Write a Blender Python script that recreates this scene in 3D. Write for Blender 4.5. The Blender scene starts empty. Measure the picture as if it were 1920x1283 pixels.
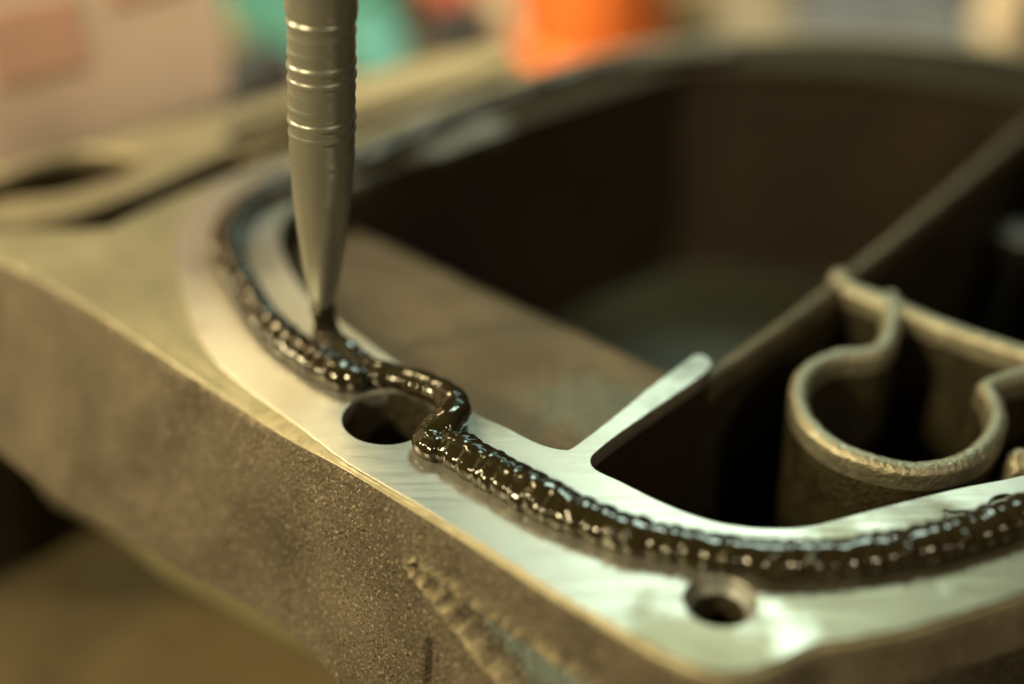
import bpy, bmesh, math, random
from mathutils import Vector, noise, Matrix
from math import sin, cos, tan, pi, radians, atan2, sqrt
random.seed(7)
S = bpy.context.scene
COL = S.collection
MM = 0.001
# ------------------------------------------------------------------ camera
PITCH = radians(32.0); FPX = 2457.0; W, H = 1920.0, 1283.0
TOP = 75.0                      # height of the machined face above the bench, mm
CAMZ = TOP + 99.0
FOCUS = 163.0
cd = bpy.data.cameras.new('camera'); cam = bpy.data.objects.new('camera', cd); COL.objects.link(cam)
cam.location = (0, 0, CAMZ*MM); cam.rotation_euler = (pi/2 - PITCH, 0, 0)
cd.sensor_width = 36.0; cd.lens = 36.0*FPX/W
cd.clip_start = 0.005; cd.clip_end = 20.0
cd.dof.use_dof = True; cd.dof.focus_distance = FOCUS*MM; cd.dof.aperture_fstop = 4.4
S.camera = cam
# ------------------------------------------------------------------ world and lamps
wd = bpy.data.worlds.new('World'); S.world = wd; wd.use_nodes = True
wd.node_tree.nodes['Background'].inputs[0].default_value = (1.0, 0.80, 0.52, 1)
wd.node_tree.nodes['Background'].inputs[1].default_value = 0.014
S.view_settings.view_transform = 'Standard'; S.view_settings.look = 'None'
S.view_settings.exposure = 0.0; S.view_settings.gamma = 1.0
def area(name, loc, target, sx, sy, power, col):
    l = bpy.data.lights.new(name, 'AREA'); l.shape = 'RECTANGLE'; l.size = sx*MM; l.size_y = sy*MM
    l.energy = power; l.color = col
    o = bpy.data.objects.new(name, l); COL.objects.link(o)
    o.location = Vector(loc)*MM
    o.rotation_euler = (Vector(target)-Vector(loc)).to_track_quat('-Z', 'Y').to_euler()
    return o
def sph(az, el, d, c=(0, 130, TOP)):
    az, el = radians(az), radians(el)
    return (c[0]+d*cos(el)*sin(az), c[1]+d*cos(el)*cos(az), c[2]+d*sin(el))
CT = (10, 130, TOP)
area('lamp_cool', sph(19, 45, 600), CT, 170, 120, 0.86, (0.76, 1.0, 0.80))
area('lamp_low_cool', (62, 395, TOP+130), (25, 120, TOP), 110, 30, 0.022, (0.62, 1.0, 0.88))
area('lamp_warm', sph(-30, 40, 650), CT, 170, 90, 1.0, (1.0, 0.77, 0.38))
area('lamp_spot_warm', (-250, 400, 255), (-46, 198, 75), 26, 26, 0.5, (1.0, 0.82, 0.48))
area('lamp_left', sph(-122, 36, 480), CT, 70, 60, 2.2, (1.0, 0.82, 0.44))
area('accent_side', sph(-80, 20, 430), CT, 42, 42, 0.9, (1.0, 0.82, 0.46))  # added accent, no seen source: bead highlights and light under the casting
area('lamp_right', sph(143, 36, 480), CT, 44, 40, 0.38, (1.0, 0.84, 0.55))
lb = area('fill_background', (-160, 60, 640), (-90, 560, 60), 160, 160, 2.2, (1.0, 0.86, 0.60)); lb.data.spread = radians(50)  # added fill with narrow spread, brightens only the background
# ------------------------------------------------------------------ photo trace -> plan
def P(px, py, z=TOP):
    a = (px-W/2)/FPX; b = (H/2-py)/FPX
    d = Vector((a, cos(PITCH)+b*sin(PITCH), -sin(PITCH)+b*cos(PITCH)))
    t = (z-CAMZ)/d.z
    return Vector((d.x*t, d.y*t, z))
def D(px, py, depth):
    a = (px-W/2)/FPX; b = (H/2-py)/FPX
    d = Vector((a, cos(PITCH)+b*sin(PITCH), -sin(PITCH)+b*cos(PITCH)))
    return Vector((0, 0, CAMZ)) + d*depth
def Q(v):
    r = Vector(v)-Vector((0, 0, CAMZ))
    dz = r.y*cos(PITCH)-r.z*sin(PITCH); u = r.y*sin(PITCH)+r.z*cos(PITCH)
    return (W/2+FPX*r.x/dz, H/2-FPX*u/dz)
def cr(pts, n=8, closed=False):
    """Catmull-Rom through points"""
    pts = [Vector(p) for p in pts]; out = []; N = len(pts)
    rng = range(N if closed else N-1)
    for i in rng:
        if closed:
            p0, p1, p2, p3 = pts[(i-1) % N], pts[i], pts[(i+1) % N], pts[(i+2) % N]
        else:
            p0 = pts[i-1] if i else pts[0]*2-pts[1]; p1 = pts[i]; p2 = pts[i+1]
            p3 = pts[i+2] if i+2 < N else pts[-1]*2-pts[-2]
        for k in range(n):
            t = k/n
            out.append(0.5*((2*p1)+(p2-p0)*t+(2*p0-5*p1+4*p2-p3)*t*t+(3*p1-p0-3*p2+p3)*t**3))
    if not closed: out.append(pts[-1].copy())
    return out
def resample(pts, ds, closed=False):
    if closed: pts = pts+[pts[0]]
    L = [0]
    for a, b in zip(pts, pts[1:]): L.append(L[-1]+(b-a).length)
    n = max(2, int(round(L[-1]/ds))); out = []; j = 0
    for i in range(n + (0 if closed else 1)):
        s = L[-1]*i/n
        while j < len(L)-2 and L[j+1] < s: j += 1
        d = L[j+1]-L[j]; t = 0 if d < 1e-9 else (s-L[j])/d
        out.append(pts[j].lerp(pts[j+1], min(1, t)))
    return out
def sm(a, b, x):
    t = max(0, min(1, (x-a)/(b-a))); return t*t*(3-2*t)
def n3(p, s, seed=0): return noise.noise(Vector((p[0]*s+seed, p[1]*s-seed*1.7, p[2]*s+seed*.3)))
# ------------------------------------------------------------------ materials
def mat(name, base, rough=.5, metal=0.0, var=None, vscale=200, vdet=6, rvar=0.0, bump=0.0, bscale=2000, bdist=.0002,
        bump2=0.0, b2scale=300, coat=0.0, speck=None, sheen=0, stretch=None, spec=None):
    m = bpy.data.materials.new(name); m.use_nodes = True; nt = m.node_tree; N = nt.nodes; L = nt.links
    b = N['Principled BSDF']; b.inputs['Base Color'].default_value = (*base, 1)
    b.inputs['Roughness'].default_value = rough; b.inputs['Metallic'].default_value = metal
    b.inputs['Coat Weight'].default_value = coat
    if spec is not None: b.inputs['Specular IOR Level'].default_value = spec
    tc = N.new('ShaderNodeTexCoord'); mp = N.new('ShaderNodeMapping'); L.new(tc.outputs['Object'], mp.inputs[0])
    if stretch: mp.inputs['Scale'].default_value = stretch[0]; mp.inputs['Rotation'].default_value = (0, 0, stretch[1])
    def nz(scale, det, rgh=.55, src=mp.outputs[0]):
        n = N.new('ShaderNodeTexNoise'); n.inputs['Scale'].default_value = scale; n.inputs['Detail'].default_value = det
        n.inputs['Roughness'].default_value = rgh; L.new(src, n.inputs['Vector']); return n
    col = None
    if var:
        n = nz(vscale, vdet, .6, tc.outputs['Object']); r = N.new('ShaderNodeValToRGB')
        r.color_ramp.elements[0].position = .34; r.color_ramp.elements[1].position = .66
        r.color_ramp.elements[0].color = (*base, 1); r.color_ramp.elements[1].color = (*var, 1)
        L.new(n.outputs['Fac'], r.inputs[0]); col = r.outputs[0]
    if speck:   # (colour, scale, threshold)
        n = nz(speck[1], 5, .7, tc.outputs['Object']); r = N.new('ShaderNodeValToRGB')
        r.color_ramp.elements[0].position = speck[2]; r.color_ramp.elements[1].position = speck[2]+.09
        r.color_ramp.elements[0].color = (0, 0, 0, 1); r.color_ramp.elements[1].color = (1, 1, 1, 1)
        L.new(n.outputs['Fac'], r.inputs[0])
        mx = N.new('ShaderNodeMix'); mx.data_type = 'RGBA'; L.new(r.outputs[0], mx.inputs['Factor'])
        if col: L.new(col, mx.inputs['A'])
        else: mx.inputs['A'].default_value = (*base, 1)
        mx.inputs['B'].default_value = (*speck[0], 1); col = mx.outputs['Result']
    if col: L.new(col, b.inputs['Base Color'])
    if rvar:
        n = nz(vscale*1.7, 7, .6); mr = N.new('ShaderNodeMapRange')
        mr.inputs['From Min'].default_value = .3; mr.inputs['From Max'].default_value = .7
        mr.inputs['To Min'].default_value = rough-rvar; mr.inputs['To Max'].default_value = rough+rvar
        L.new(n.outputs['Fac'], mr.inputs['Value']); L.new(mr.outputs[0], b.inputs['Roughness'])
    nrm = None
    if bump:
        n = nz(bscale, 4, .6); bp = N.new('ShaderNodeBump'); bp.inputs['Strength'].default_value = bump
        bp.inputs['Distance'].default_value = bdist; L.new(n.outputs['Fac'], bp.inputs['Height']); nrm = bp.outputs[0]
    if bump2:
        n = nz(b2scale, 5, .6, tc.outputs['Object']); bp = N.new('ShaderNodeBump'); bp.inputs['Strength'].default_value = bump2
        bp.inputs['Distance'].default_value = bdist*3; L.new(n.outputs['Fac'], bp.inputs['Height'])
        if nrm: L.new(nrm, bp.inputs['Normal'])
        nrm = bp.outputs[0]
    if nrm: L.new(nrm, b.inputs['Normal'])
    return m
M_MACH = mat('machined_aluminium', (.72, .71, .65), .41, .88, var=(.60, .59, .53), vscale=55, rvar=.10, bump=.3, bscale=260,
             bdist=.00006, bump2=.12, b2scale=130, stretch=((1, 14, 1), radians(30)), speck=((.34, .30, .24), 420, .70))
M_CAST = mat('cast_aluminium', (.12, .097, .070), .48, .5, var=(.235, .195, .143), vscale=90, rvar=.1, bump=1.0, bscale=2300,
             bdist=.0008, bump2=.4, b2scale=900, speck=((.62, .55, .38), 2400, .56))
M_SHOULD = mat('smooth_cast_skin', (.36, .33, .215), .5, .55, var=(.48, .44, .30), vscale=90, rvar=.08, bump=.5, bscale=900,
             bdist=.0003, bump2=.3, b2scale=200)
M_INNER = mat('shade_dark_cast_interior', (.026, .017, .0105), .5, .2, var=(.038, .025, .015), vscale=60, bump=.6, bscale=1200, bdist=.0003)  # shade inside and below the casting painted in as near-black metal
M_WALL = mat('shade_dark_cast_wall', (.024, .019, .009), .45, .3, var=(.06, .048, .022), vscale=350, bump=1.0, bscale=1500, bdist=.0004, speck=((.22, .18, .10), 1100, .63))  # shade of the bays painted into the wall colour below the rail tops
M_DIV = mat('dull_divider_top', (.15, .125, .085), .5, .6, var=(.22, .18, .12), vscale=260, bump=.6, bscale=1500, bdist=.0003)
M_FLOOR = mat('shade_dark_floor', (.055, .062, .042), .4, .3, var=(.045, .045, .03), vscale=25, bump=.3, bscale=900, bdist=.0003)  # pan floor darkened in its colour to stand for shade
M_RAIL = mat('cast_rail', (.36, .33, .24), .40, .8, var=(.48, .45, .34), vscale=260, rvar=.08, bump=.8, bscale=1500, bdist=.00035,
             speck=((.66, .62, .50), 1200, .60))
M_LEDGE = mat('cast_ledge', (.15, .102, .056), .5, .45, var=(.225, .16, .095), vscale=60, bump=.8, bscale=1600, bdist=.00035,
              speck=((.50, .45, .36), 1300, .60))
M_POCKET = mat('bluish_cast_pocket', (.30, .33, .32), .5, .5, var=(.38, .41, .40), vscale=300, bump=.5, bscale=1500, bdist=.0003)
M_BODY = mat('olive_lower_body', (.27, .25, .14), .45, .3, var=(.34, .32, .19), vscale=20, bump=.3, bscale=700, bdist=.0003)
def add_dirt_shade(m, centre, rad, col, thr=.5, nscale=45):
    nt = m.node_tree; N = nt.nodes; L = nt.links; b = N['Principled BSDF']
    src = b.inputs['Base Color'].links[0].from_socket
    tc = N.new('ShaderNodeTexCoord'); vd = N.new('ShaderNodeVectorMath'); vd.operation = 'DISTANCE'
    L.new(tc.outputs['Object'], vd.inputs[0]); vd.inputs[1].default_value = tuple(Vector(centre)*MM)
    n = N.new('ShaderNodeTexNoise'); n.inputs['Scale'].default_value = nscale; n.inputs['Detail'].default_value = 6; L.new(tc.outputs['Object'], n.inputs['Vector'])
    mr = N.new('ShaderNodeMapRange'); mr.inputs['From Min'].default_value = rad*MM; mr.inputs['From Max'].default_value = rad*.35*MM; mr.inputs['To Max'].default_value = .55
    L.new(vd.outputs['Value'], mr.inputs['Value'])
    ad = N.new('ShaderNodeMath'); ad.operation = 'ADD'; L.new(mr.outputs[0], ad.inputs[0]); L.new(n.outputs['Fac'], ad.inputs[1])
    r2 = N.new('ShaderNodeMapRange'); r2.inputs['From Min'].default_value = thr; r2.inputs['From Max'].default_value = thr+.22; L.new(ad.outputs[0], r2.inputs['Value'])
    mx = N.new('ShaderNodeMix'); mx.data_type = 'RGBA'; L.new(r2.outputs[0], mx.inputs['Factor']); L.new(src, mx.inputs['A']); mx.inputs['B'].default_value = (*col, 1)
    L.new(mx.outputs['Result'], b.inputs['Base Color'])
    return r2
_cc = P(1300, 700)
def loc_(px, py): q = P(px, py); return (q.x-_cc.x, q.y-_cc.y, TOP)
add_dirt_shade(M_MACH, loc_(1650, 95), 150, (.085, .062, .036), thr=.56)  # painted dimming of the far right rim, where lamp reflections came out too bright
add_dirt_shade(M_MACH, loc_(1800, 1180), 34, (.26, .23, .17), thr=.78, nscale=120)
add_dirt_shade(M_MACH, loc_(1290, 1250), 16, (.30, .26, .18), thr=.74, nscale=160)
add_dirt_shade(M_LEDGE, loc_(1150, 690), 17, (.21, .20, .15), thr=.66, nscale=500)
M_HOLE = mat('hole_wall', (.25, .26, .24), .45, .3, var=(.19, .20, .19), vscale=500, bump=.3, bscale=900, bdist=.0001)
M_HOLED = mat('hole_bottom', (.04, .033, .018), .5, .3, var=(.075, .06, .035), vscale=500, bump=.8, bscale=900, bdist=.0005)
M_SEAL = mat('wet_black_sealant', (.024, .018, .007), .10, 0.0, var=(.032, .026, .012), vscale=500, bump2=.05, b2scale=500, bdist=.0002, coat=.3, spec=.6)
M_NOZ = mat('grey_nozzle_plastic', (.31, .31, .275), .33, 0.65, var=(.37, .37, .33), vscale=60, bump=.15, bscale=1000, bdist=.0001,
            stretch=((6, 6, .6), 0))
M_BENCH = mat('bench_wood', (.20, .15, .075), .5, 0, var=(.075, .06, .033), vscale=13, vdet=4, bump=.3, bscale=200, bdist=.001)
M_WOOD = mat('block_wood', (.34, .215, .075), .55, 0, var=(.20, .14, .06), vscale=22, vdet=3, bump=.3, bscale=300, bdist=.0005)
M_CREAM = mat('cream_card', (.85, .72, .52), .7, var=(.80, .65, .48), vscale=15)
M_LABEL = mat('pinkish_label', (.82, .64, .50), .7, var=(.78, .58, .46), vscale=25)
M_SALMON = mat('salmon_print', (.74, .42, .30), .7, var=(.7, .42, .31), vscale=30)
M_TEAL = mat('teal_plastic', (.05, .16, .125), .35, var=(.045, .15, .13), vscale=20)
M_TEALC = mat('bright_teal_plastic', (.055, .20, .185), .4)
M_ORANGE = mat('orange_plastic', (1.0, .24, .04), .4, var=(.95, .20, .03), vscale=20)
M_RED = mat('dull_red_plastic', (.35, .07, .03), .5)
M_CLOTH = mat('grey_blue_cloth', (.06, .068, .076), .9, var=(.12, .135, .15), vscale=40, bump2=.6, b2scale=60, bdist=.001)
M_RAG = mat('beige_rag', (.22, .19, .13), .9, var=(.07, .06, .035), vscale=35, bump2=.6, b2scale=60, bdist=.001)
M_SEC = mat('second_casting', (.30, .26, .17), .5, .45, var=(.55, .45, .26), vscale=18, rvar=.1, bump=.4, bscale=700, bdist=.0003)
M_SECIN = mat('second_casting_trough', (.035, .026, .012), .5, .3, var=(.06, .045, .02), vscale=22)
M_STEEL = mat('zinc_steel', (.6, .6, .57), .3, 1.0, var=(.5, .5, .47), vscale=200)
M_DARK = mat('black_rubber', (.012, .012, .011), .7)
# ------------------------------------------------------------------ building helpers (all shapes in mm)
def mesh_obj(name, verts, faces, m, parent=None, smooth=True, kind=None):
    me = bpy.data.meshes.new(name)
    off = Vector((0, 0, 0))
    if parent is not None: off = parent.matrix_world.translation/MM if False else Vector(parent.get('_o', (0, 0, 0)))
    me.from_pydata([tuple((Vector(v)-off)*MM) for v in verts], [], faces)
    if smooth: me.polygons.foreach_set('use_smooth', [True]*len(me.polygons))
    for mm in (m if isinstance(m, (list, tuple)) else [m]): me.materials.append(mm)
    o = bpy.data.objects.new(name, me); COL.objects.link(o)
    if parent is not None: o.parent = parent
    if kind: o['kind'] = kind
    me.update()
    return o
def thing(name, label, cat, loc):
    o = bpy.data.objects.new(name, None); COL.objects.link(o); o.location = Vector(loc)*MM
    o.empty_display_size = .01; o['label'] = label; o['category'] = cat; o['_o'] = tuple(loc)
    return o
def grid_faces(nr, nc, closed=False, flip=False):
    f = []
    for i in range(nr-1):
        for j in range(nc if closed else nc-1):
            a = i*nc+j; b = i*nc+(j+1) % nc; c = (i+1)*nc+(j+1) % nc; d = (i+1)*nc+j
            f.append((a, d, c, b) if flip else (a, b, c, d))
    return f
def plate(name, loops, z, thick, bev, m, parent, res=2):
    """filled plan outline with holes, rounded edges; top face at z"""
    cu = bpy.data.curves.new(name, 'CURVE'); cu.dimensions = '2D'; cu.fill_mode = 'BOTH'
    for lp in loops:
        sp = cu.splines.new('POLY'); sp.points.add(len(lp)-1)
        for i, p in enumerate(lp): sp.points[i].co = (p[0], p[1], 0, 1)
        sp.use_cyclic_u = True
    cu.extrude = thick/2-bev; cu.bevel_depth = bev; cu.bevel_resolution = res; cu.offset = -bev
    t = bpy.data.objects.new('tmp', cu); COL.objects.link(t)
    dg = bpy.context.evaluated_depsgraph_get(); me = t.evaluated_get(dg).to_mesh()
    V = [Vector((v.co.x, v.co.y, v.co.z+z-thick/2)) for v in me.vertices]; F = [tuple(p.vertices) for p in me.polygons]
    bpy.data.objects.remove(t); bpy.data.curves.remove(cu)
    o = mesh_obj(name, V, F, m, parent, smooth=True)
    bm = bmesh.new(); bm.from_mesh(o.data); bmesh.ops.remove_doubles(bm, verts=bm.verts, dist=1e-7)
    bmesh.ops.recalc_face_normals(bm, faces=bm.faces)
    for f in bm.faces: f.smooth = abs(f.normal.z) < .97
    bm.to_mesh(o.data); bm.free()
    return o
def rail(name, pts, w, z, depth, m, parent, taper=0.0, centre=None, rough=.10, ds=.35, shrink=0.0, closed=False):
    """cast wall standing under a rounded top: swept along pts"""
    pts = resample(cr([p.to_3d() if len(p) == 2 else p for p in pts], 10), ds)
    prof = []
    nd = 14
    for k in range(nd): prof.append((-w/2-taper*(1-k/nd), -depth+(depth-w*.45)*(k/nd)**.35))
    for k in range(13):
        a = pi-pi*k/12; prof.append((cos(a)*w/2, -w*.45+sin(a)*w*.45))
    for k in range(nd-1, -1, -1): prof.append((w/2+taper*(1-k/nd), -depth+(depth-w*.45)*(k/nd)**.35))
    V = []
    for i, p in enumerate(pts):
        a = pts[max(0, i-1)]; b = pts[min(len(pts)-1, i+1)]; t = (b-a); t.z = 0; t.normalize(); n = Vector((t.y, -t.x, 0))
        for (u, v) in prof:
            q = Vector((p.x, p.y, z))
            if centre is not None and shrink:
                f = shrink*(-v/depth); q = q+(Vector((centre.x, centre.y, z))-q)*f
            q = q+n*u; q.z = z+v
            d = rough*(n3(q, 1.6, 3)+.6*n3(q, 3.6, 9))
            q += n*d*(1 if u > 0 else -1)*(1 if abs(u) > .1 else 0); q.z += d*.8+.18*n3(q, .22, 5)
            V.append(q)
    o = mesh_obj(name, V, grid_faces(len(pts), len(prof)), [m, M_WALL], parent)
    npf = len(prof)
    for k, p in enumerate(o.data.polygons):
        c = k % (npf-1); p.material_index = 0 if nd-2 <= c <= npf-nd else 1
    return o
def lathe_pts(prof, seg=48):
    V, F = [], []
    for (r, z) in prof:
        for k in range(seg): a = 2*pi*k/seg; V.append(Vector((r*cos(a), r*sin(a), z)))
    F = grid_faces(len(prof), seg, closed=True)
    return V, F
def ground_loop(pp, z=TOP, n=8, jit=0.0, closed=True):
    L = cr([P(x, y, z) for x, y in pp], n, closed)
    if jit:
        c = sum(L, Vector())/len(L)
        for q in L: q += Vector((n3(q, .8, 1), n3(q, .8, 7), 0))*jit+Vector((n3(q, 3, 1), n3(q, 3, 7), 0))*jit*.5
    return L
# ================================================================== bench
bench = mesh_obj('bench_top', [(-900, -200, 0), (900, -200, 0), (900, 1300, 0), (-900, 1300, 0), (-900, -200, -40), (900, -200, -40), (900, 1300, -40), (-900, 1300, -40)],
    [(0, 1, 2, 3), (7, 6, 5, 4), (4, 5, 1, 0), (5, 6, 2, 1), (6, 7, 3, 2), (7, 4, 0, 3)], M_BENCH, None, smooth=False, kind='structure')
# ================================================================== main casting
cc = P(1300, 700); cc.z = 0
CAST = thing('engine_cover', 'large bare aluminium engine cover casting with machined rim and bead of black sealant along it', 'engine part', (cc.x, cc.y, 0))
# (machined edge, shoulder edge, foot of the side wall) going from the far side round the left to the front right
TRI = [
 ((1250, 84), (1252, 78), (1252, 150)),
 ((1000, 138), (1000, 130), (1000, 250)),
 ((700, 245), (698, 236), (690, 400)),
 ((545, 298), (540, 287), (540, 480)),
 ((450, 326), (410, 338), (410, 600)),
 ((390, 358), (285, 390), (285, 660)),
 ((350, 398), (130, 450), (100, 720)),
 ((333, 428), (-90, 436), (-120, 740)),
 ((328, 458), (-150, 452), (-190, 760)),
 ((332, 500), (-60, 468), (-110, 790)),
 ((345, 560), (60, 520), (0, 843)),
 ((376, 638), (180, 588), (110, 935)),
 ((428, 700), (300, 668), (215, 992)),
 ((492, 750), (425, 750), (350, 1068)),
 ((567, 804), (530, 818), (470, 1132)),
 ((654, 869), (638, 876), (570, 1200)),
 ((750, 926), (741, 938), (655, 1290)),
 ((850, 986), (842, 999), (790, 1400)),
 ((958, 1054), (950, 1068), (920, 1500)),
 ((1060, 1119), (1053, 1133), (1040, 1590)),
 ((1160, 1176), (1154, 1191), (1150, 1640)),
 ((1260, 1231), (1256, 1247), (1260, 1680)),
 ((1340, 1259), (1340, 1276), (1350, 1700)),
 ((1410, 1255), (1413, 1272), (1430, 1690)),
 ((1463, 1236), (1469, 1252), (1500, 1670)),
 ((1531, 1207), (1536, 1222), (1570, 1640)),
 ((1600, 1197), (1604, 1211), (1650, 1620)),
 ((1711, 1176), (1716, 1189), (1760, 1590)),
 ((1811, 1146), (1817, 1158), (1860, 1550)),
 ((1920, 1111), (1927, 1122), (1980, 1500)),
 ((2080, 1050), (2088, 1060), (2150, 1400)),
 ((2300, 940), (2310, 948), (2400, 1250)),
 ((2420, 760), (2432, 764), (2520, 1000)),
 ((2400, 420), (2412, 420), (2460, 560)),
 ((2250, 200), (2262, 196), (2290, 300)),
 ((1950, 112), (1956, 104), (1970, 190)),
 ((1600, 72), (1602, 65), (1602, 140)),
]
ZS = TOP-.75; ZB = TOP-28
mloop = cr([P(*t[0]) for t in TRI], 14, True)
inner_px = [(885, 771), (947, 800), (1000, 827), (1030, 838), (1058, 843), (1070, 841), (1096, 823), (1130, 797), (1182, 756), (1208, 734), (1242, 709), (1274, 685), (1298, 668), (1311, 664), (1325, 668), (1334, 679),
 (1330, 692), (1302, 715), (1255, 748), (1208, 780), (1152, 820), (1119, 847), (1109, 859), (1111, 873), (1126, 885), (1165, 903), (1228, 935), (1290, 961), (1349, 979),
 (1418, 989), (1494, 989), (1556, 977), (1660, 949), (1798, 915), (1920, 890), (2080, 840), (2200, 760), (2230, 600), (2150, 380), (1960, 205), (1800, 165), (1600, 138),
 (1400, 128), (1300, 130), (1240, 145), (1000, 225), (740, 318), (640, 350), (570, 378), (537, 402), (524, 435), (533, 480), (556, 525), (590, 568), (640, 604), (760, 690)]
iloop = cr([P(*p) for p in inner_px], 7, True)
for L in (mloop,):
    for q in L:
        q += Vector((n3(q, .5, 1), n3(q, .5, 7), 0))*.12+Vector((n3(q, 2.2, 1), n3(q, 2.2, 7), 0))*.12
def circ(c, r, n=40, j=0): return [Vector((c.x+cos(2*pi*k/n)*r*(1+j*n3((cos(2*pi*k/n), sin(2*pi*k/n), 1), 1.5)), c.y+sin(2*pi*k/n)*r*(1+j*n3((cos(2*pi*k/n), sin(2*pi*k/n), 2), 1.5)), 0)) for k in range(n)]
h1 = P(1350, 1127); R1 = 4.35
h2 = P(728, 781); R2 = 6.1
r1 = (P(1419, 1127)-P(1281, 1127)).length/2; R1 = r1
R2 = (P(815, 781)-P(641, 781)).length/2
h3 = P(2050, 960)
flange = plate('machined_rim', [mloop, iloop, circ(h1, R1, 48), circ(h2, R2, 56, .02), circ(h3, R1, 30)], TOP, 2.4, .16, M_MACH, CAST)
# ---- bolt holes
def hole(c, r, depth, steps, name):
    prof = [(r*1.0, TOP-.5)]+steps
    V, F = [], []
    seg = 48
    for (rr, z) in prof:
        for k in range(seg): a = 2*pi*k/seg; V.append(Vector((c.x+rr*cos(a), c.y+rr*sin(a), z)))
    F = grid_faces(len(prof), seg, True, flip=True)
    V.append(Vector((c.x, c.y, prof[-1][1]-.3))); b = (len(prof)-1)*seg
    for k in range(seg): F.append((b+k, b+(k+1) % seg, len(V)-1))
    return V, F
V, F = hole(h1, R1, 3, [(R1*.985, TOP-.62), (R1*.80, TOP-1.5), (R1*.74, TOP-1.75)], 'bolt_hole')
o = mesh_obj('bolt_hole', V[:-1], [f for f in F if len(V)-1 not in f], M_HOLE, CAST); o['label'] = 'small counterbored bolt hole at the front corner'
V, F = hole(h1, R1*.76, 3, [], '')
seg = 48; prof = [(R1*.745, TOP-1.74)]
for k in range(14): prof += [(R1*(.745 if k % 2 == 0 else .69), TOP-1.9-k*.35)]
prof += [(0.01, TOP-6.9)]
V = [Vector((h1.x+rr*cos(2*pi*k/seg), h1.y+rr*sin(2*pi*k/seg), z+(.25*sin(k*1.7) if rr > 1 and z < TOP-4 else 0)*.2)) for rr, z in prof for k in range(seg)]
mesh_obj('thread', V, grid_faces(len(prof), seg, True, flip=True), M_HOLED, CAST)
prof = [(R2, TOP-.5), (R2*.99, TOP-4), (R2*.98, TOP-11), (R2*.9, TOP-12), (.01, TOP-12.5)]
V = [Vector((h2.x+rr*cos(2*pi*k/seg), h2.y+rr*sin(2*pi*k/seg), z)) for rr, z in prof for k in range(seg)]
o = mesh_obj('bolt_hole', V, grid_faces(len(prof), seg, True, flip=True), M_HOLED, CAST); o['label'] = 'wide dark hole half ringed by the sealant bead'
prof = [(R1, TOP-.5), (R1*.98, TOP-8), (.01, TOP-8.5)]
V = [Vector((h3.x+rr*cos(2*pi*k/seg), h3.y+rr*sin(2*pi*k/seg), z)) for rr, z in prof for k in range(seg)]
mesh_obj('bolt_hole', V, grid_faces(len(prof), seg, True, flip=True), M_HOLED, CAST)
# ---- outer side wall: shoulder, rounded edge, textured side
NS = 40
c0 = cr([P(*t[0]) for t in TRI], NS, True); c1 = cr([P(t[1][0], t[1][1], ZS) for t in TRI], NS, True)
c2 = cr([P(t[2][0], t[2][1], ZB) for t in TRI], NS, True)
nC = len(c0)
def seg_d(p, a, b):
    ax, ay = a; bx, by = b; dx, dy = bx-ax, by-ay; t = ((p[0]-ax)*dx+(p[1]-ay)*dy)/(dx*dx+dy*dy); t = max(0, min(1, t))
    return sqrt((p[0]-ax-t*dx)**2+(p[1]-ay-t*dy)**2)
POCK = [(768, 1050), (786, 1048), (850, 1093), (920, 1146), (1000, 1198), (1060, 1238), (1130, 1290), (1250, 1370), (1300, 1500), (1120, 1500), (1040, 1400), (950, 1283), (900, 1217), (850, 1153), (800, 1092)]
def inside(p, poly):
    c = False; n = len(poly)
    for i in range(n):
        x1, y1 = poly[i]; x2, y2 = poly[(i+1) % n]
        if (y1 > p[1]) != (y2 > p[1]) and p[0] < (x2-x1)*(p[1]-y1)/(y2-y1)+x1: c = not c
    return c
def pdist(p, poly): return min(seg_d(p, poly[i], poly[(i+1) % len(poly)]) for i in range(len(poly)))
SH = 18; WL = 120
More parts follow.
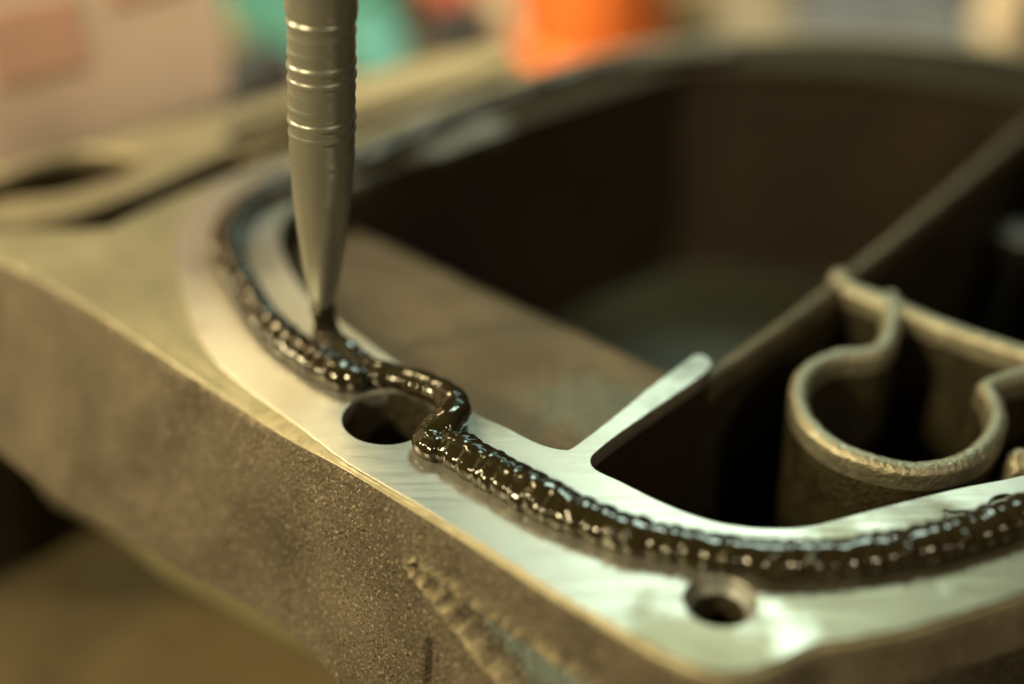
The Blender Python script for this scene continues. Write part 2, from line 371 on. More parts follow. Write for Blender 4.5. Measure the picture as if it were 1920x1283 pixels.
def wallgrid(i0, i1):
    V = []; cols = i1-i0+1; tag = []; wear_light = []; bare = []
    for j in range(SH+WL+1):
        for i in range(i0, i1+1):
            a, b, c = c0[i % nC], c1[i % nC], c2[i % nC]
            pv, nx = c1[(i-1) % nC], c1[(i+1) % nC]; t = (nx-pv); t.z = 0; t.normalize(); n = Vector((-t.y, t.x, 0))
            if n.dot(Vector((b.x-cc.x, b.y-cc.y, 0))) < 0: n = -n
            wv = bv = 0.0
            if j <= SH:
                u = j/SH; st = a-n*.45; st.z = TOP-.16; q = st.lerp(b, u); wd_ = (b-a).length
                q.z = TOP-.16-.5*sm(0, 1, u) - (.12*sin(min(1, u*4)*pi) if wd_ > 4 else 0)
                if j == SH: q.z = ZS
                k = min(1, wd_/3)
                d = k*(.16*n3(q, .25, 4)+.10*n3(q, .9, 2)+.05*n3(q, 2.5, 2))*sin(min(1, u*1.2)*pi/2)
                # raised lip along the outer edge of the wide shoulder
                d += sm(4, 8, wd_)*.22*math.exp(-((1-u)*wd_-1.4)**2/.8)
                q.z += d
                wv = .8*math.exp(-((1-u)*wd_/1.6)**2) if wd_ > 1.2 else .05*u
                tag.append(0)
            else:
                u = (j-SH)/WL; u = u**1.25
                q = b.lerp(c, u); q.z = ZS+(ZB-ZS)*u
                rr = .9*sm(0, .05, u); q += n*(.5*sin(min(1, u/.04)*pi/2))
                dist_t = u
                px = Q(q); cast = .08*n3(q, .5, 8)+.06*n3(q, 1.7, 3)+.07*n3(q, 4.0, 6)+.15*n3(q, .10, 2)
                d = cast*sm(0, .03, u)
                tg = 1
                wv = .7*math.exp(-(u*28/1.0)**2)*(.6+.9*n3(q, .8, 4))*(1-.75*sm(12.5*NS, 16*NS, i % nC))
                if 740 < px[0] < 1500 and px[1] > 1000 and u > .01:
                    dd = pdist(px, POCK); ins = inside(px, POCK)
                    up = px[1]-1050 < (px[0]-768)*1.02
                    wv = max(wv, (1.1 if not up else .75)*math.exp(-(dd/(6 if not up else 13))**2)*(.75+.9*n3(q, 1.4, 8)))  # pocket ridges: grazing light painted in as a lighter tone, along with wear
                    if ins:
                        dep = sm(0, 15, dd); d = d*(1-.6*dep)-7.0*dep+1.1*math.exp(-(dd/9)**2)*(1+.6*n3(q, 1.8, 4))
                        bv = sm(4, 12, dd)
                    else: d += 1.1*math.exp(-(dd/10)**2)*(1+.6*n3(q, 1.8, 4))
                # gouge beside the pocket
                g = seg_d(px, (806, 1205), (800, 1300)); d -= .9*(1-sm(0, 11, g))
                g2 = seg_d(px, (818, 1205), (815, 1300)); d += .4*(1-sm(0, 5, g2))
                # step under the front right lip
                if px[0] > 1440 or (i % nC) > 24*NS:
                    if (i % nC) > 23*NS and (i % nC) < 33*NS:
                        k = sm(23.3*NS, 25.5*NS, i % nC); d -= 5*k*sm(.19, .24, u)
                q += n*d
                tag.append(tg)
            V.append(q); wear_light.append(max(0, wv)); bare.append(bv)
    return V, tag, cols, wear_light, bare
i0, i1 = 2*NS, 2*NS+nC-8*NS
V, tagv, cols, wear_lightv, barev = wallgrid(0, nC)
F = grid_faces(SH+WL+1, cols)
side = mesh_obj('side_wall', V, F, [M_SHOULD, M_CAST], CAST)
for an, av in (('wear_light', wear_lightv), ('bare', barev)):
    at_ = side.data.attributes.new(an, 'FLOAT', 'POINT'); at_.data.foreach_set('value', av)
def attr_mix(m, attr, col, nscale, lo, hi):
    nt = m.node_tree; N = nt.nodes; L = nt.links; b = N['Principled BSDF']; src = b.inputs['Base Color'].links[0].from_socket
    a = N.new('ShaderNodeAttribute'); a.attribute_name = attr
    n = N.new('ShaderNodeTexNoise'); n.inputs['Scale'].default_value = nscale; n.inputs['Detail'].default_value = 6; n.inputs['Roughness'].default_value = .65
    tc = N.new('ShaderNodeTexCoord'); L.new(tc.outputs['Object'], n.inputs['Vector'])
    ad = N.new('ShaderNodeMath'); ad.operation = 'ADD'; L.new(a.outputs['Fac'], ad.inputs[0]); L.new(n.outputs['Fac'], ad.inputs[1])
    mr = N.new('ShaderNodeMapRange'); mr.inputs['From Min'].default_value = lo; mr.inputs['From Max'].default_value = hi; L.new(ad.outputs[0], mr.inputs['Value'])
    mx = N.new('ShaderNodeMix'); mx.data_type = 'RGBA'; L.new(mr.outputs[0], mx.inputs['Factor']); L.new(src, mx.inputs['A']); mx.inputs['B'].default_value = (*col, 1)
    L.new(mx.outputs['Result'], b.inputs['Base Color'])
attr_mix(M_CAST, 'none', (.05, .042, .028), 1700, .56, .68)
attr_mix(M_CAST, 'bare', (.34, .41, .40), 900, .65, 1.05)
attr_mix(M_CAST, 'wear_light', (.58, .50, .33), 1300, .80, 1.45)
attr_mix(M_SHOULD, 'wear_light', (.60, .54, .38), 1300, .85, 1.6)
for p in side.data.polygons:
    tg = [tagv[v] for v in p.vertices]
    p.material_index = 1 if max(tg) >= 1 else 0
bm = bmesh.new(); bm.from_mesh(side.data); bmesh.ops.recalc_face_normals(bm, faces=bm.faces); bm.to_mesh(side.data); bm.free()
# ---- lower body down to the bench
def lower(name, rowsdef, m, i0=0, i1=None):
    V = []; rng = list(range(i0, i1 if i1 is not None else nC, 8))
    for (ins, z) in rowsdef:
        for i in rng:
            c = c2[i]; pv, nx = c2[(i-8) % nC], c2[(i+8) % nC]; t = (nx-pv); t.z = 0; t.normalize(); n = Vector((-t.y, t.x, 0))
            if n.dot(Vector((c.x-cc.x, c.y-cc.y, 0))) < 0: n = -n
            k = 1.0
            if i1 is not None: k = 1+1.3*(1-sm(0, 1.2, (i-i0)/NS))**2
            q = c-n*ins*k; q.z = z; V.append(q)
    mesh_obj(name, V, grid_faces(len(rowsdef), len(rng), i1 is None), m, CAST)
lower('lower_body', [(9, ZB-.4), (12, ZB-1), (14, ZB-5), (14.5, ZB-24), (16, ZB-28), (20, ZB-30), (30, ZB-30.5), (31, ZB-.8)], M_BODY, int(8.2*NS), 33*NS)
# ---- inner wall and pan floor
ZF = TOP-48
ii = resample(iloop, .8, True); V = []; rows = 12
ic = sum(ii, Vector())/len(ii)
for j in range(rows):
    u = j/(rows-1)
    for i, c in enumerate(ii):
        pv, nx = ii[(i-2) % len(ii)], ii[(i+2) % len(ii)]; t = (nx-pv); t.z = 0; t.normalize(); n = Vector((-t.y, t.x, 0))
        q = c.copy(); q.z = TOP-2.3-(TOP-2.3-ZF)*u; q += Vector((n3(q, .5, 4), n3(q, .5, 6), 0))*.3*min(1, j); V.append(q)
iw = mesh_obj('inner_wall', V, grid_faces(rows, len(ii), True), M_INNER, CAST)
fo = []
for i, c in enumerate(ii):
    pv, nx = ii[(i-4) % len(ii)], ii[(i+4) % len(ii)]; t = (nx-pv); t.z = 0; t.normalize(); n = Vector((t.y, -t.x, 0))
    if n.dot(Vector((c.x-ic.x, c.y-ic.y, 0))) < 0: n = -n
    fo.append(c+n*2.5)
fo = fo[::3]
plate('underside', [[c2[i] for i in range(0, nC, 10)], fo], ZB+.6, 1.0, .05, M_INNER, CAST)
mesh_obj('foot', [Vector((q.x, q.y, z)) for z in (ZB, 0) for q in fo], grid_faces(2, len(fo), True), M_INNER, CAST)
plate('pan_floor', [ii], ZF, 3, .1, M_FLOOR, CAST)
# ---- ledge inside the near rim
A = cr([P(x, y, TOP-4.0) for x, y in [(560, 560), (640, 640), (760, 735), (900, 815), (1040, 894), (1100, 892)]], 16)
B = cr([P(x, y, TOP-9.0) for x, y in [(560, 390), (670, 432), (820, 502), (960, 566), (1110, 634), (1262, 703)]], 16)
V = []; nj = 26
for j in range(nj):
    u = j/(nj-1)
    for a, b in zip(A, B):
        q = a.lerp(b, min(1, u*1.25)); q.z = TOP-4.0-5.0*min(1, u*1.25)
        if u > .8: q.z -= (u-.8)*5*30; q.y += (u-.8)*5*1.0
        q.z += .25*n3(q, .25, 3)+.12*n3(q, 1.2, 5); V.append(q)
mesh_obj('ledge', V, grid_faces(nj, len(A)), M_LEDGE, CAST)
# ---- stub web below the machined stub, divider rail, cross rail, tube
ZR = TOP-2.6
def PZ(l, z=ZR): return [P(x, y, z) for x, y in l]
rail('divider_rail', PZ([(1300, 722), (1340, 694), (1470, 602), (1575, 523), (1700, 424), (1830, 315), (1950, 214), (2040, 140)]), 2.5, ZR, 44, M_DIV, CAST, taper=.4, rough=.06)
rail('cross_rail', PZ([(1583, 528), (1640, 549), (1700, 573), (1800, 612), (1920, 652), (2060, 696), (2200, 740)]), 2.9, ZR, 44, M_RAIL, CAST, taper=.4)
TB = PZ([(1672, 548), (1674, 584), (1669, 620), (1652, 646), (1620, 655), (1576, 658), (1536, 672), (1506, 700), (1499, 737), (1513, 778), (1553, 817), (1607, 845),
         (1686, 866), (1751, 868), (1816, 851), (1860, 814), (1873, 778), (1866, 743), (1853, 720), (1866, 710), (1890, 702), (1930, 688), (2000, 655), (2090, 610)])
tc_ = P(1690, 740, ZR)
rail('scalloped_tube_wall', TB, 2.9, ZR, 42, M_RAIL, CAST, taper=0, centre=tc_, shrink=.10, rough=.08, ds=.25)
# round boss where the rails meet
bc = P(1578, 520, ZR)
V, F = lathe_pts([(.01, 1.0), (.8, .95), (1.5, .65), (1.85, .1), (1.95, -1), (2.1, -20)], 32)
mesh_obj('rail_boss', [v+Vector((bc.x, bc.y, ZR)) for v in V], F, M_RAIL, CAST)
# small lug at the foot of the tube on the right
lc = P(1915, 868, TOP-6)
V, F = lathe_pts([(.01, 2.0), (1.0, 1.7), (1.9, .9), (2.3, -.4), (2.6, -3), (3.2, -30)], 28)
mesh_obj('lug', [v+Vector((lc.x, lc.y, TOP-6))+Vector((n3(v, 1), n3(v, 1, 4), n3(v, 1, 7)))*.4 for v in V], F, M_RAIL, CAST)
# ================================================================== sealant bead
def bead_geo(pp, r0, vs=.90, zc=.6, top=.30, z_off=None, ridge=.10, pitch=1.7, seed=1, flat=.62, taper0=0, taper1=0, arch=None, skirt=.12):
    P3 = [P(x, y, TOP+r0*zc) for x, y, *_ in pp]
    hs = [(p[2] if len(p) > 2 else 0) for p in pp]; rs = [(p[3] if len(p) > 3 else 1) for p in pp]
    for p, h in zip(P3, hs): p.z += h
    aug = cr([Vector((p.x, p.y, p.z)) for p in P3], 12); rr = cr([Vector((r, 0, 0)) for r in rs], 12)
    L = [0]
    for a, b in zip(aug, aug[1:]): L.append(L[-1]+(b-a).length)
    ds = .13; n = int(L[-1]/ds); V = []; SEG = 40; j = 0
    ph = 0; prev = None
    for i in range(n+1):
        s = L[-1]*i/n
        while j < len(L)-2 and L[j+1] < s: j += 1
        t = (s-L[j])/max(1e-9, L[j+1]-L[j]); p = aug[j].lerp(aug[j+1], t); rk = rr[j].lerp(rr[j+1], t).x
        a = aug[max(0, j-1)]; b = aug[min(len(aug)-1, j+2)]; T = (b-a).normalized()
        Nn = Vector((T.y, -T.x, 0)).normalized(); Bn = Nn.cross(T)
        if Bn.z < 0: Bn = -Bn
        pw = pitch*max(.5, 1+1.5*noise.noise(Vector((s*.37, seed, 3))))
        ph += (L[-1]/n)/pw
        e = 1
        if s < taper0: e = sqrt(max(.02, 1-(1-s/taper0)**2))
        if L[-1]-s < taper1: e = sqrt(max(.02, 1-(1-(L[-1]-s)/taper1)**2))
        for k in range(SEG):
            th = 2*pi*k/SEG
            lag = .28*abs(cos(th))           # folds lean backwards at the flanks
            x = (ph-lag+.10*noise.noise(Vector((s*.8, th, seed))))
            f = abs(sin(pi*x)); cre = 1-(1-f)**2.2
            am = ridge*(.55+1.5*max(0, noise.noise(Vector((s*.22, seed+cos(th)*.9, 8)))))*(top+(1-top)*sm(.1, .8, abs(cos(th))))
            R = r0*rk*e*(1-am+am*cre*1.2)*(1+.09*noise.noise(Vector((s*.35, seed, 1)))+.07*noise.noise(Vector((s*.6, cos(th)*1.1+seed, sin(th)*1.1)))+.02*noise.noise(Vector((s*1.4, cos(th)*1.3+seed, sin(th)*1.3))))
            q = p+Nn*cos(th)*R*1.08+Bn*sin(th)*R*vs
            V.append(q)
    F = grid_faces(n+1, SEG, True)
    F.append(tuple(range(SEG-1, -1, -1))); F.append(tuple(n*SEG+k for k in range(SEG)))
    bead_geo.tr = (aug, rr)
    return V, F
allV, allF = [], []
def add(VF):
    V, F = VF; o = len(allV); allV.extend(V); allF.extend([tuple(i+o for i in f) for f in F])
A_path = [(1380, 96), (1150, 118), (950, 182), (760, 262), (700, 292), (620, 322), (545, 346), (490, 368), (452, 396), (428, 430), (424, 462), (436, 502), (460, 548), (492, 596), (532, 636), (575, 668),
          (612, 690, 0, 1.05), (650, 708, 0, .95), (690, 716, 0, .6)]
B_path = [(604, 640, .4, 1.0), (640, 662, .3, 1.05), (690, 694, 0, .95), (745, 708, 0, .9), (795, 724, .1, .95), (836, 748, .5, 1.0), (853, 778, .8, 1.0), (840, 800, .9, 1.0), (816, 812, .5, .95), (803, 826, 0, .95), (812, 838, 0, .95), (832, 846, -.1, 1.0)]
C_path = [(822, 822, 0, .8), (852, 840, 0, 1.16), (892, 866, 0, 1.22), (935, 890, 0, 1.25), (1017, 935, 0, 1.28), (1062, 958, 0, 1.25), (1110, 977, 0, 1.2), (1160, 996, 0, 1.16), (1209, 1010, 0, 1.12), (1280, 1024, 0, 1.1), (1350, 1038, 0, 1.1), (1420, 1047, 0, 1.1),
          (1500, 1050, 0, 1.12), (1580, 1046, 0, 1.1), (1660, 1034, 0, 1.1), (1740, 1020, 0, 1.12), (1820, 998, 0, 1.12), (1900, 970, 0, 1.15), (1990, 938, 0, 1.2), (2120, 880, 0, 1.3), (2260, 790, 0, 1.2)]
R0 = 1.95
add(bead_geo(A_path, R0*1.18, seed=2, pitch=2.9, ridge=.24, top=.65, taper1=1.5))
add(bead_geo(B_path, R0*1.05, seed=5, pitch=2.4, ridge=.07, taper0=1.0, taper1=1.2))
add(bead_geo(C_path, R0*1.14, vs=.80, zc=.52, seed=9, pitch=2.3, ridge=.17, taper0=1.2))
def bumps(path, r0, sgn, step, seed, el=.75, s0=0, s1=1e9, rmin=.3, rmax=.62):
    rnd = random.Random(seed)
    aug = resample(cr([P(x, y, TOP+r0*.6) for x, y, *_ in path], 12), .2); rr = [(p[3] if len(p) > 3 else 1) for p in path]
    s = s0; n = len(aug)
    while s < min(s1, (n-3)*.2):
        i = int(s/.2); T = (aug[i+1]-aug[i]).normalized(); Nn = Vector((T.y, -T.x, 0)).normalized()*sgn
        k = rr[min(len(rr)-1, int(i/n*len(rr)))]; e = el+rnd.uniform(-.22, .22); rb = rnd.uniform(rmin, rmax)
        R = r0*k-rb*.62; c = aug[i]+Nn*(R*cos(e)*1.06)+Vector((0, 0, R*sin(e)*.84))
        V = []; m = 10
        for a in range(m+1):
            for b in range(16):
                th, ph = pi*a/m, 2*pi*b/16; V.append(c+Vector((sin(th)*cos(ph), sin(th)*sin(ph), cos(th)))*rb+T*(cos(ph)*sin(th)*rb*rnd.uniform(.0, .25)))
        add((V, grid_faces(m+1, 16, True))); s += step*rnd.choice([.35, .6, .8, 1.0, 1.4, 2.2])
bumps(A_path, R0*1.15, 1, 2.6, 3, el=.62, rmin=.7, rmax=1.0)
bumps(A_path, R0*1.15, 1, 3.2, 31, el=.35, rmin=.5, rmax=.8)
bumps(B_path, R0, 1, 3, 4, el=.55, rmin=.5, rmax=.7)
bumps(C_path, R0*1.06, 1, 5.0, 5, el=.6, rmin=.6, rmax=.9)
# strand hanging from the nozzle tip and the blob it lands in
TIPXY = P(612, 652, TOP); TIP = Vector((TIPXY.x, TIPXY.y, TOP+7.0))
SV = []
for j in range(26):
    u = j/25; z = TOP+.3+(TIP.z+.8-TOP-.3)*u; r = 1.65+.9*(1-u)**3+.12*sin(u*9)
    for k in range(24):
        a = 2*pi*k/24; SV.append(Vector((TIP.x+r*cos(a)*(1+.08*sin(3*a+u*3)), TIP.y+.5*(1-u)+r*sin(a), z)))
Fs = grid_faces(26, 24, True)+[tuple(range(23, -1, -1)), tuple(25*24+k for k in range(24))]
add((SV, Fs))
bme = bpy.data.meshes.new('t'); bme.from_pydata([tuple(v) for v in allV], [], allF)
tb = bpy.data.objects.new('t', bme); COL.objects.link(tb)
rm = tb.modifiers.new('r', 'REMESH'); rm.mode = 'VOXEL'; rm.voxel_size = .14
smo = tb.modifiers.new('s', 'SMOOTH'); smo.factor = .5; smo.iterations = 4
me = tb.evaluated_get(bpy.context.evaluated_depsgraph_get()).to_mesh()
V = []
for v in me.vertices:
    q = v.co.copy()
    if q.z < TOP+.35: q.z = max(q.z, TOP-.05)
    V.append(q)
F = [tuple(p.vertices) for p in me.polygons]
bpy.data.objects.remove(tb)
so = P(1000, 930)
bead = mesh_obj('sealant_bead', [v-so for v in V], F, M_SEAL, None)
bead.location = so*MM
bead['label'] = 'wet black bead of gasket sealant winding along the machined rim past the bolt holes'; bead['category'] = 'sealant'
bead['_o'] = tuple(so)
for pth, rw in [([(1762, 978), (1772, 966), (1770, 957), (1786, 960), (1812, 958), (1836, 962)], .16), ([(1852, 944), (1866, 934), (1888, 930), (1912, 934), (1935, 930)], .24), ([(1740, 990), (1780, 974), (1830, 962), (1880, 948)], .2)]:
    pp = resample(cr([P(x, y, TOP+.03) for x, y in pth], 8), .25); V = []
    for i, p in enumerate(pp):
        a, b = pp[max(0, i-1)], pp[min(len(pp)-1, i+1)]; T = (b-a).normalized(); Nn = Vector((T.y, -T.x, 0)); k = sqrt(max(.03, 1-(2*i/(len(pp)-1)-1)**2))
        for j in range(10):
            th = 2*pi*j/10; V.append(p+Nn*cos(th)*rw*1.6*k+Vector((0, 0, sin(th)*rw*k)))
    mesh_obj('sealant_smear', V, grid_faces(len(pp), 10, True), M_SEAL, bead)
# ================================================================== nozzle
NTOP = D(602, -160, 150.0)
ax = (NTOP-TIP); NL = ax.length; ax.normalize()
NZ = thing('sealant_nozzle', 'grey ribbed plastic tapered nozzle laying down the black sealant', 'nozzle', tuple(TIP))
rot = ax.to_track_quat('Z', 'Y')
def on_axis(v): return rot @ v + TIP
# local radius along length
def noz_r(s):
    k = [(0, 1.55), (2, 1.95), (6, 2.65), (12, 3.35), (18, 3.85), (24, 4.15), (30, 4.15), (40, 4.1), (52, 4.05), (70, 4.1)]
    for (a, ra), (b, rb) in zip(k, k[1:]):
        if s <= b: return ra+(rb-ra)*(s-a)/(b-a)
    return k[-1][1]
V = []; SEG = 72; ss = [0.0]
while ss[-1] < NL: ss.append(ss[-1]+.16)
rib0 = 19.0
for s in ss:
    for k in range(SEG):
        a = 2*pi*k/SEG; r = noz_r(s)
        h = sm(rib0, rib0+10, s)
        x = (s/1.85-a/(2*pi)*1.0) % 1.0
        saw = (.5+.5*cos(2*pi*x))**1.6
        r += .24*h*(.65+.35*sin(s*.9+1))*(sm(0, 1, saw)); r += .05*noise.noise(Vector((cos(a), sin(a), s*.3)))
        if s < .4: r -= .25*(1-s/.4)**2
        V.append(on_axis(Vector((r*cos(a), r*sin(a), s))))
F = grid_faces(len(ss), SEG, True)
body = mesh_obj('cone', V, F, M_NOZ, NZ)
V = []
for r, s in [(1.50, 0.05), (1.0, -.02), (.95, 3.0), (.01, 3.0)]:
    for k in range(SEG): a = 2*pi*k/SEG; V.append(on_axis(Vector((r*cos(a), r*sin(a), s))))
mesh_obj('outlet', V, grid_faces(4, SEG, True), M_NOZ, NZ)
s_col = None
for i in range(400):
    s = NL*i/400
    if Q(TIP+ax*s)[1] < 26: s_col = s; break
s_col = s_col or NL*.8
V = []
prof = [(4.0, s_col-.3), (4.3, s_col), (4.4, s_col+.5), (4.4, NL-.2), (4.0, NL), (.01, NL)]
for r, s in prof:
    for k in range(SEG): a = 2*pi*k/SEG; V.append(on_axis(Vector((r*cos(a), r*sin(a), s))))
mesh_obj('collar', V, grid_faces(len(prof), SEG, True), M_NOZ, NZ)
# ================================================================== things around
def block(name, label, cat, pp, ztrace, z0, z1, m, bev=1.0, jit=.0):
    L = [P(x, y, ztrace) for x, y in pp]; c = sum(L, Vector())/len(L); c.z = z0
    t = thing(name, label, cat, tuple(c))
    return t, L
# second casting behind left
Z2 = TOP-4
t2, L2 = block('second_cover', 'blurred second casting with a shallow trough lying behind the left corner', 'engine part', [(0, 430), (540, 230)], Z2, 0, Z2, M_SEC)
IN3 = cr([P(x, y, Z2) for x, y in [(430, 262), (480, 262), (560, 232), (640, 196), (640, 178), (560, 190), (450, 228), (424, 246)]], 8, True)
out2 = cr([P(x, y, Z2) for x, y in [(-320, 505), (-120, 468), (0, 418), (50, 412), (140, 394), (250, 357), (340, 316), (425, 276), (540, 240), (690, 198), (860, 145), (960, 105), (900, 90), (760, 120), (540, 172), (300, 236), (0, 310), (-300, 380)]], 8, True)
in2 = cr([P(x, y, Z2) for x, y in [(-260, 452), (-60, 396), (10, 372), (131, 356), (225, 326), (268, 300), (262, 288), (150, 282), (60, 304), (0, 326), (-240, 380)]], 8, True)
plate('rim', [out2, in2, IN3], Z2, 3, 1.0, M_SEC, t2, res=3)
def skirt(name, loop, z1, z0, m, parent, inset=.4):
    c = sum(loop, Vector())/len(loop); V = []
    for z in (z1, z0):
        for q in loop: w = q+(Vector((c.x, c.y, q.z))-q).normalized()*inset; V.append(Vector((w.x, w.y, z)))
    return mesh_obj(name, V, grid_faces(2, len(loop), True), m, parent)
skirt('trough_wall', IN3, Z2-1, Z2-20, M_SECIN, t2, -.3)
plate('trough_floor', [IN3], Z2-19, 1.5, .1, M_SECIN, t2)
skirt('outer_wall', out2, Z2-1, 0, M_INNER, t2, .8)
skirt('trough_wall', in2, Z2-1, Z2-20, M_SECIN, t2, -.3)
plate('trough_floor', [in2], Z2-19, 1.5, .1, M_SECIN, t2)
# cream carton with salmon print
def carton():
    a = P(-90, 385, 62); b = P(446, 208, 62); a.z = b.z = 0
    u = (b-a); v = Vector((-u.y, u.x, 0)).normalized(); n = -v
    t = thing('carton', 'cream cardboard carton printed with salmon panels, blurred at the back left', 'box', ((a+b)*.5))
    a = a-u*.7; u = u*1.7; Hh = 165
    plate('carton_body', [resample([a, a+u, a+u+v*60, a+v*60], 15, True)], Hh, Hh, 1.2, M_CREAM, t)
    def patch(name, u0, u1, z0, z1, m, th):
        V = [a+u*u0, a+u*u1, a+u*u1, a+u*u0]
        V = [Vector((q.x, q.y, z))+n*th for q, z in zip(V, (z0, z0, z1, z1))]; W_ = [q-n*(th+.4) for q in V]
        mesh_obj(name, V+W_, [(0, 1, 2, 3), (0, 4, 5, 1), (1, 5, 6, 2), (2, 6, 7, 3), (3, 7, 4, 0)], m, t, smooth=False)
    patch('label_panel', .50, .985, 66, 160, M_LABEL, .2)
    for pr in [(.53, .70, 82, 96), (.76, .92, 92, 108), (.53, .66, 112, 124), (.72, .93, 122, 142)]: patch('print_panel', *pr, M_SALMON, .5)
carton()
# teal bottle lying with its base towards us
def bottle():
    r = 36; c = P(600, 150, 0); c = Vector((c.x, c.y+12, r))
    t = thing('teal_bottle', 'teal plastic bottle lying behind the nozzle', 'bottle', (c.x, c.y, 0))
    q = Vector((-.28, 1, 0)).normalized().to_track_quat('Z', 'Y')
    def part(name, prof, m):
        V, F = lathe_pts(prof, 48); mesh_obj(name, [q@v+c for v in V], F, m, t)
    part('bottle_body', [(.01, 2), (r*.7, 1), (r*.9, 0), (r*.98, 3), (r, 8), (r, 95), (r*.9, 110), (r*.5, 122), (r*.38, 126), (r*.38, 134)], M_TEAL)
    part('bottle_cap', [(r*.43, 130), (r*.45, 131), (r*.45, 150), (r*.4, 152), (.01, 152)], M_TEALC)
    # smaller bright cap beside
    c2 = P(712, 150, 0)
    t2 = thing('teal_screw_top', 'small bright teal screw top standing just right of the nozzle', 'screw top', (c2.x, c2.y, 0))
    V, F = lathe_pts([(.01, 0), (10.5, 0), (11, 1), (10.5, 15), (9.5, 17), (8.8, 17), (8.6, 15.2), (.01, 15)], 40); mesh_obj('cap_shell', [v+Vector((c2.x, c2.y, 0)) for v in V], F, M_TEALC, t2)
    V = []; F = []
    for k in range(30):
        a = 2*pi*k/30; b = len(V); R = 10.75
        for (da, dr, z) in [(-.04, 0, 1.5), (.04, 0, 1.5), (.04, 0, 14), (-.04, 0, 14), (0, .7, 1.5), (0, .7, 14)]:
            V.append(Vector((c2.x+(R+dr)*cos(a+da), c2.y+(R+dr)*sin(a+da), z)))
        F += [(b, b+4, b+5, b+3), (b+4, b+1, b+2, b+5), (b+3, b+5, b+2), (b, b+1, b+4)]
    mesh_obj('grip_ribs', V, F, M_TEALC, t2, smooth=False)
bottle()
def cup():
    c = P(1112, 140, 0); t = thing('orange_cup', 'bright orange plastic cup standing behind the far rim', 'cup', (c.x, c.y, 0))
    V, F = lathe_pts([(.01, 0), (24, 0), (26, 2), (31, 60), (32.5, 62), (32.5, 64), (30, 64), (25, 3), (.01, 2.6)], 48)
    mesh_obj('cup_body', [v+Vector((c.x, c.y+10, .0)) for v in V], F, M_ORANGE, t)
    V, F = lathe_pts([(26.2, 5), (27.4, 6), (27.7, 9), (26.6, 10)], 48)
    mesh_obj('foot_ring', [v+Vector((c.x, c.y+10, 0)) for v in V], F, M_ORANGE, t)
cup()
def redcap():
    c = P(838, 36, 0); t = thing('red_cap', 'dull red cap between the teal bottle and the orange cup', 'cap', (c.x, c.y, 0))
    V, F = lathe_pts([(.01, 0), (10, 0), (11, 2), (9.5, 22), (8, 25), (.01, 26)], 40); mesh_obj('cap_dome', [v+Vector((c.x, c.y+8, 0)) for v in V], F, M_RED, t)
    V, F = lathe_pts([(11.1, 2), (12.2, 2.5), (12.2, 5), (10.9, 5.5)], 40); mesh_obj('cap_flange', [v+Vector((c.x, c.y+8, 0)) for v in V], F, M_RED, t)
redcap()
def rag(name, label, pp, hgt, m, seed, amp=6):
    n = 46; L = [P(x, y, 0) for x, y in pp]; V = []
    c = sum(L, Vector())/4
    for j in range(n):
        for i in range(n):
            u, v = i/(n-1), j/(n-1)
            q = (L[0].lerp(L[1], u)).lerp(L[3].lerp(L[2], u), v)
            e = min(u, 1-u, v, 1-v); k = sm(0, .22, e)
            q.z = .4+hgt*k*(.55+.45*noise.noise(Vector((u*2.5+seed, v*2.5, 1))))+amp*k*abs(noise.noise(Vector((u*5, v*6+seed, 2))))
            q.x += 5*noise.noise(Vector((u*4, v*4, seed))); V.append(q)
    o = mesh_obj(name, [v-c for v in V], grid_faces(n, n), m); o.location = c*MM; o['label'] = label; o['category'] = 'cloth'
    sdm = o.modifiers.new('s', 'SOLIDIFY'); sdm.thickness = .0008
    return o
rag('folded_cloth', 'dark blue grey cloth crumpled behind the right end of the casting', [(1470, 100), (1850, 110), (1850, -120), (1440, -120)], 26, M_CLOTH, 3)
rag('beige_rag', 'beige wiping rag lying left of the blue grey cloth', [(1340, 66), (1520, 70), (1500, -120), (1330, -120)], 20, M_RAG, 6)
rag('tan_rag', 'tan rag crumpled between the red cap and the orange cup', [(880, 96), (985, 96), (975, -60), (890, -60)], 16, mat('tan_cloth', (.34, .23, .14), .9, var=(.22, .17, .10), vscale=40), 9)
def post():
    c = P(1876, 95, 0); t = thing('beige_jar', 'tall beige jar at the far right behind the casting', 'jar', (c.x, c.y, 0))
    V, F = lathe_pts([(.01, 0), (9, 0), (10, 2), (10, 60), (8, 66), (8, 70)], 40); mesh_obj('jar_body', [v+Vector((c.x, c.y+6, 0)) for v in V], F, M_CREAM, t)
    V, F = lathe_pts([(8.6, 67), (9.2, 68), (9.2, 80), (.01, 81)], 40); mesh_obj('jar_lid', [v+Vector((c.x, c.y+6, 0)) for v in V], F, M_RAG, t)
post()
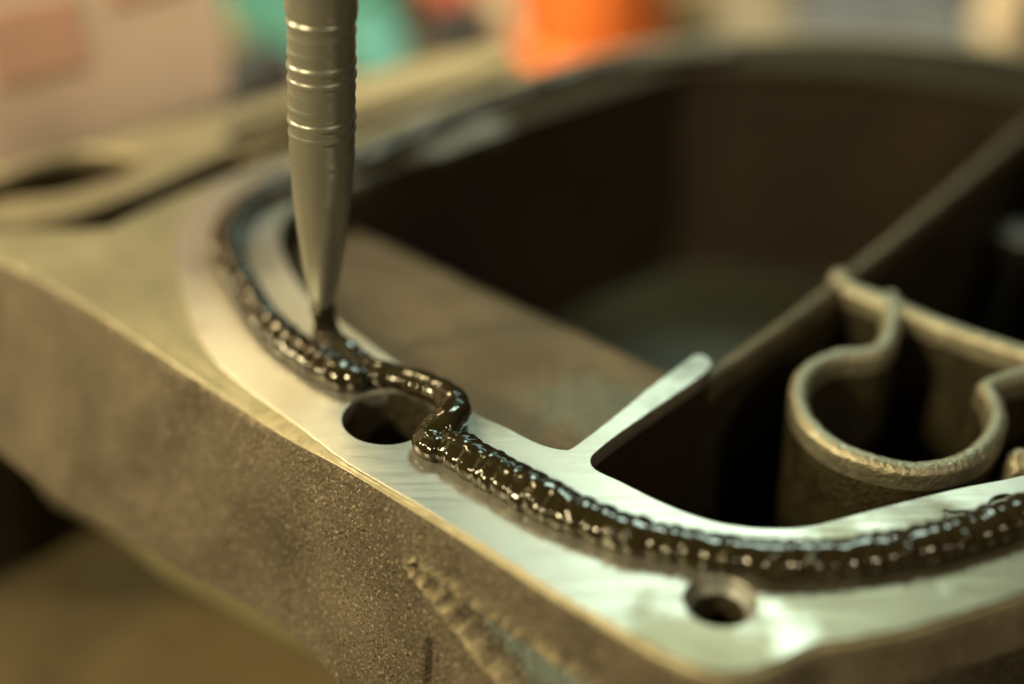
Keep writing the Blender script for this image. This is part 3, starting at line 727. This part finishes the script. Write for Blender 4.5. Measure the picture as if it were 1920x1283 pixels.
# loose bolt standing in the dark right bay
def bolt():
    c = P(1905, 432, TOP-18)
    t = thing('steel_bolt', 'shiny bolt head in the dark bay at the right edge', 'bolt', (c.x, c.y, ZF))
    V = [];
    for r, z in [(.01, TOP-18), (4, TOP-18), (4.6, TOP-18.6), (4.6, TOP-22.5), (.01, TOP-22.5)]:
        for k in range(6): a = pi/3*k; V.append(Vector((c.x+r*cos(a), c.y+r*sin(a), z)))
    mesh_obj('bolt_head', V, grid_faces(5, 6, True), M_STEEL, t, smooth=False)
    V, F = lathe_pts([(2.6, TOP-22.5), (2.6, ZF)], 24); mesh_obj('shank', [Vector((v.x+c.x, v.y+c.y, v.z)) for v in V], F, M_STEEL, t)
bolt()


def handle():
    a, b = P(395, 175, 13), P(545, 128, 13); c = (a+b)*.5; L = (b-a).length
    t = thing('screwdriver', 'black handled screwdriver lying on the bench between the carton and the teal bottle', 'screwdriver', (c.x, c.y, 0))
    q = (b-a).to_track_quat('Z', 'Y'); g = Vector((a.x, a.y, 13))
    V, F = lathe_pts([(.01, -2), (8, -1), (11, 3), (12, 10), (11.5, L*.7), (9, L*.85), (10, L*.95), (7, L), (.01, L+.5)], 24)
    mesh_obj('handle', [q@Vector((v.x*(1+.06*cos(6*atan2(v.y, v.x))), v.y*(1+.06*cos(6*atan2(v.y, v.x))), v.z))+g for v in V], F, M_DARK, t)
    V, F = lathe_pts([(2.5, L), (2.5, L+70), (2, L+74), (.01, L+75)], 20); mesh_obj('shaft', [q@v+g for v in V], F, M_STEEL, t)
handle()
def ink():
    c = P(868, 112, 0); t = thing('black_pot', 'small black pot standing left of the orange cup behind the far rim', 'pot', (c.x, c.y, 0))
    V, F = lathe_pts([(.01, 0), (11, 0), (12, 1.5), (12, 13), (11, 14), (11, 17), (.01, 17.5)], 36); mesh_obj('pot_body', [v+Vector((c.x, c.y, 0)) for v in V], F, M_DARK, t)
    V, F = lathe_pts([(11.1, 14.4), (12.6, 14.6), (12.6, 19), (11.8, 20), (.01, 20)], 36); mesh_obj('pot_lid', [v+Vector((c.x, c.y, 0)) for v in V], F, M_DARK, t)
ink()
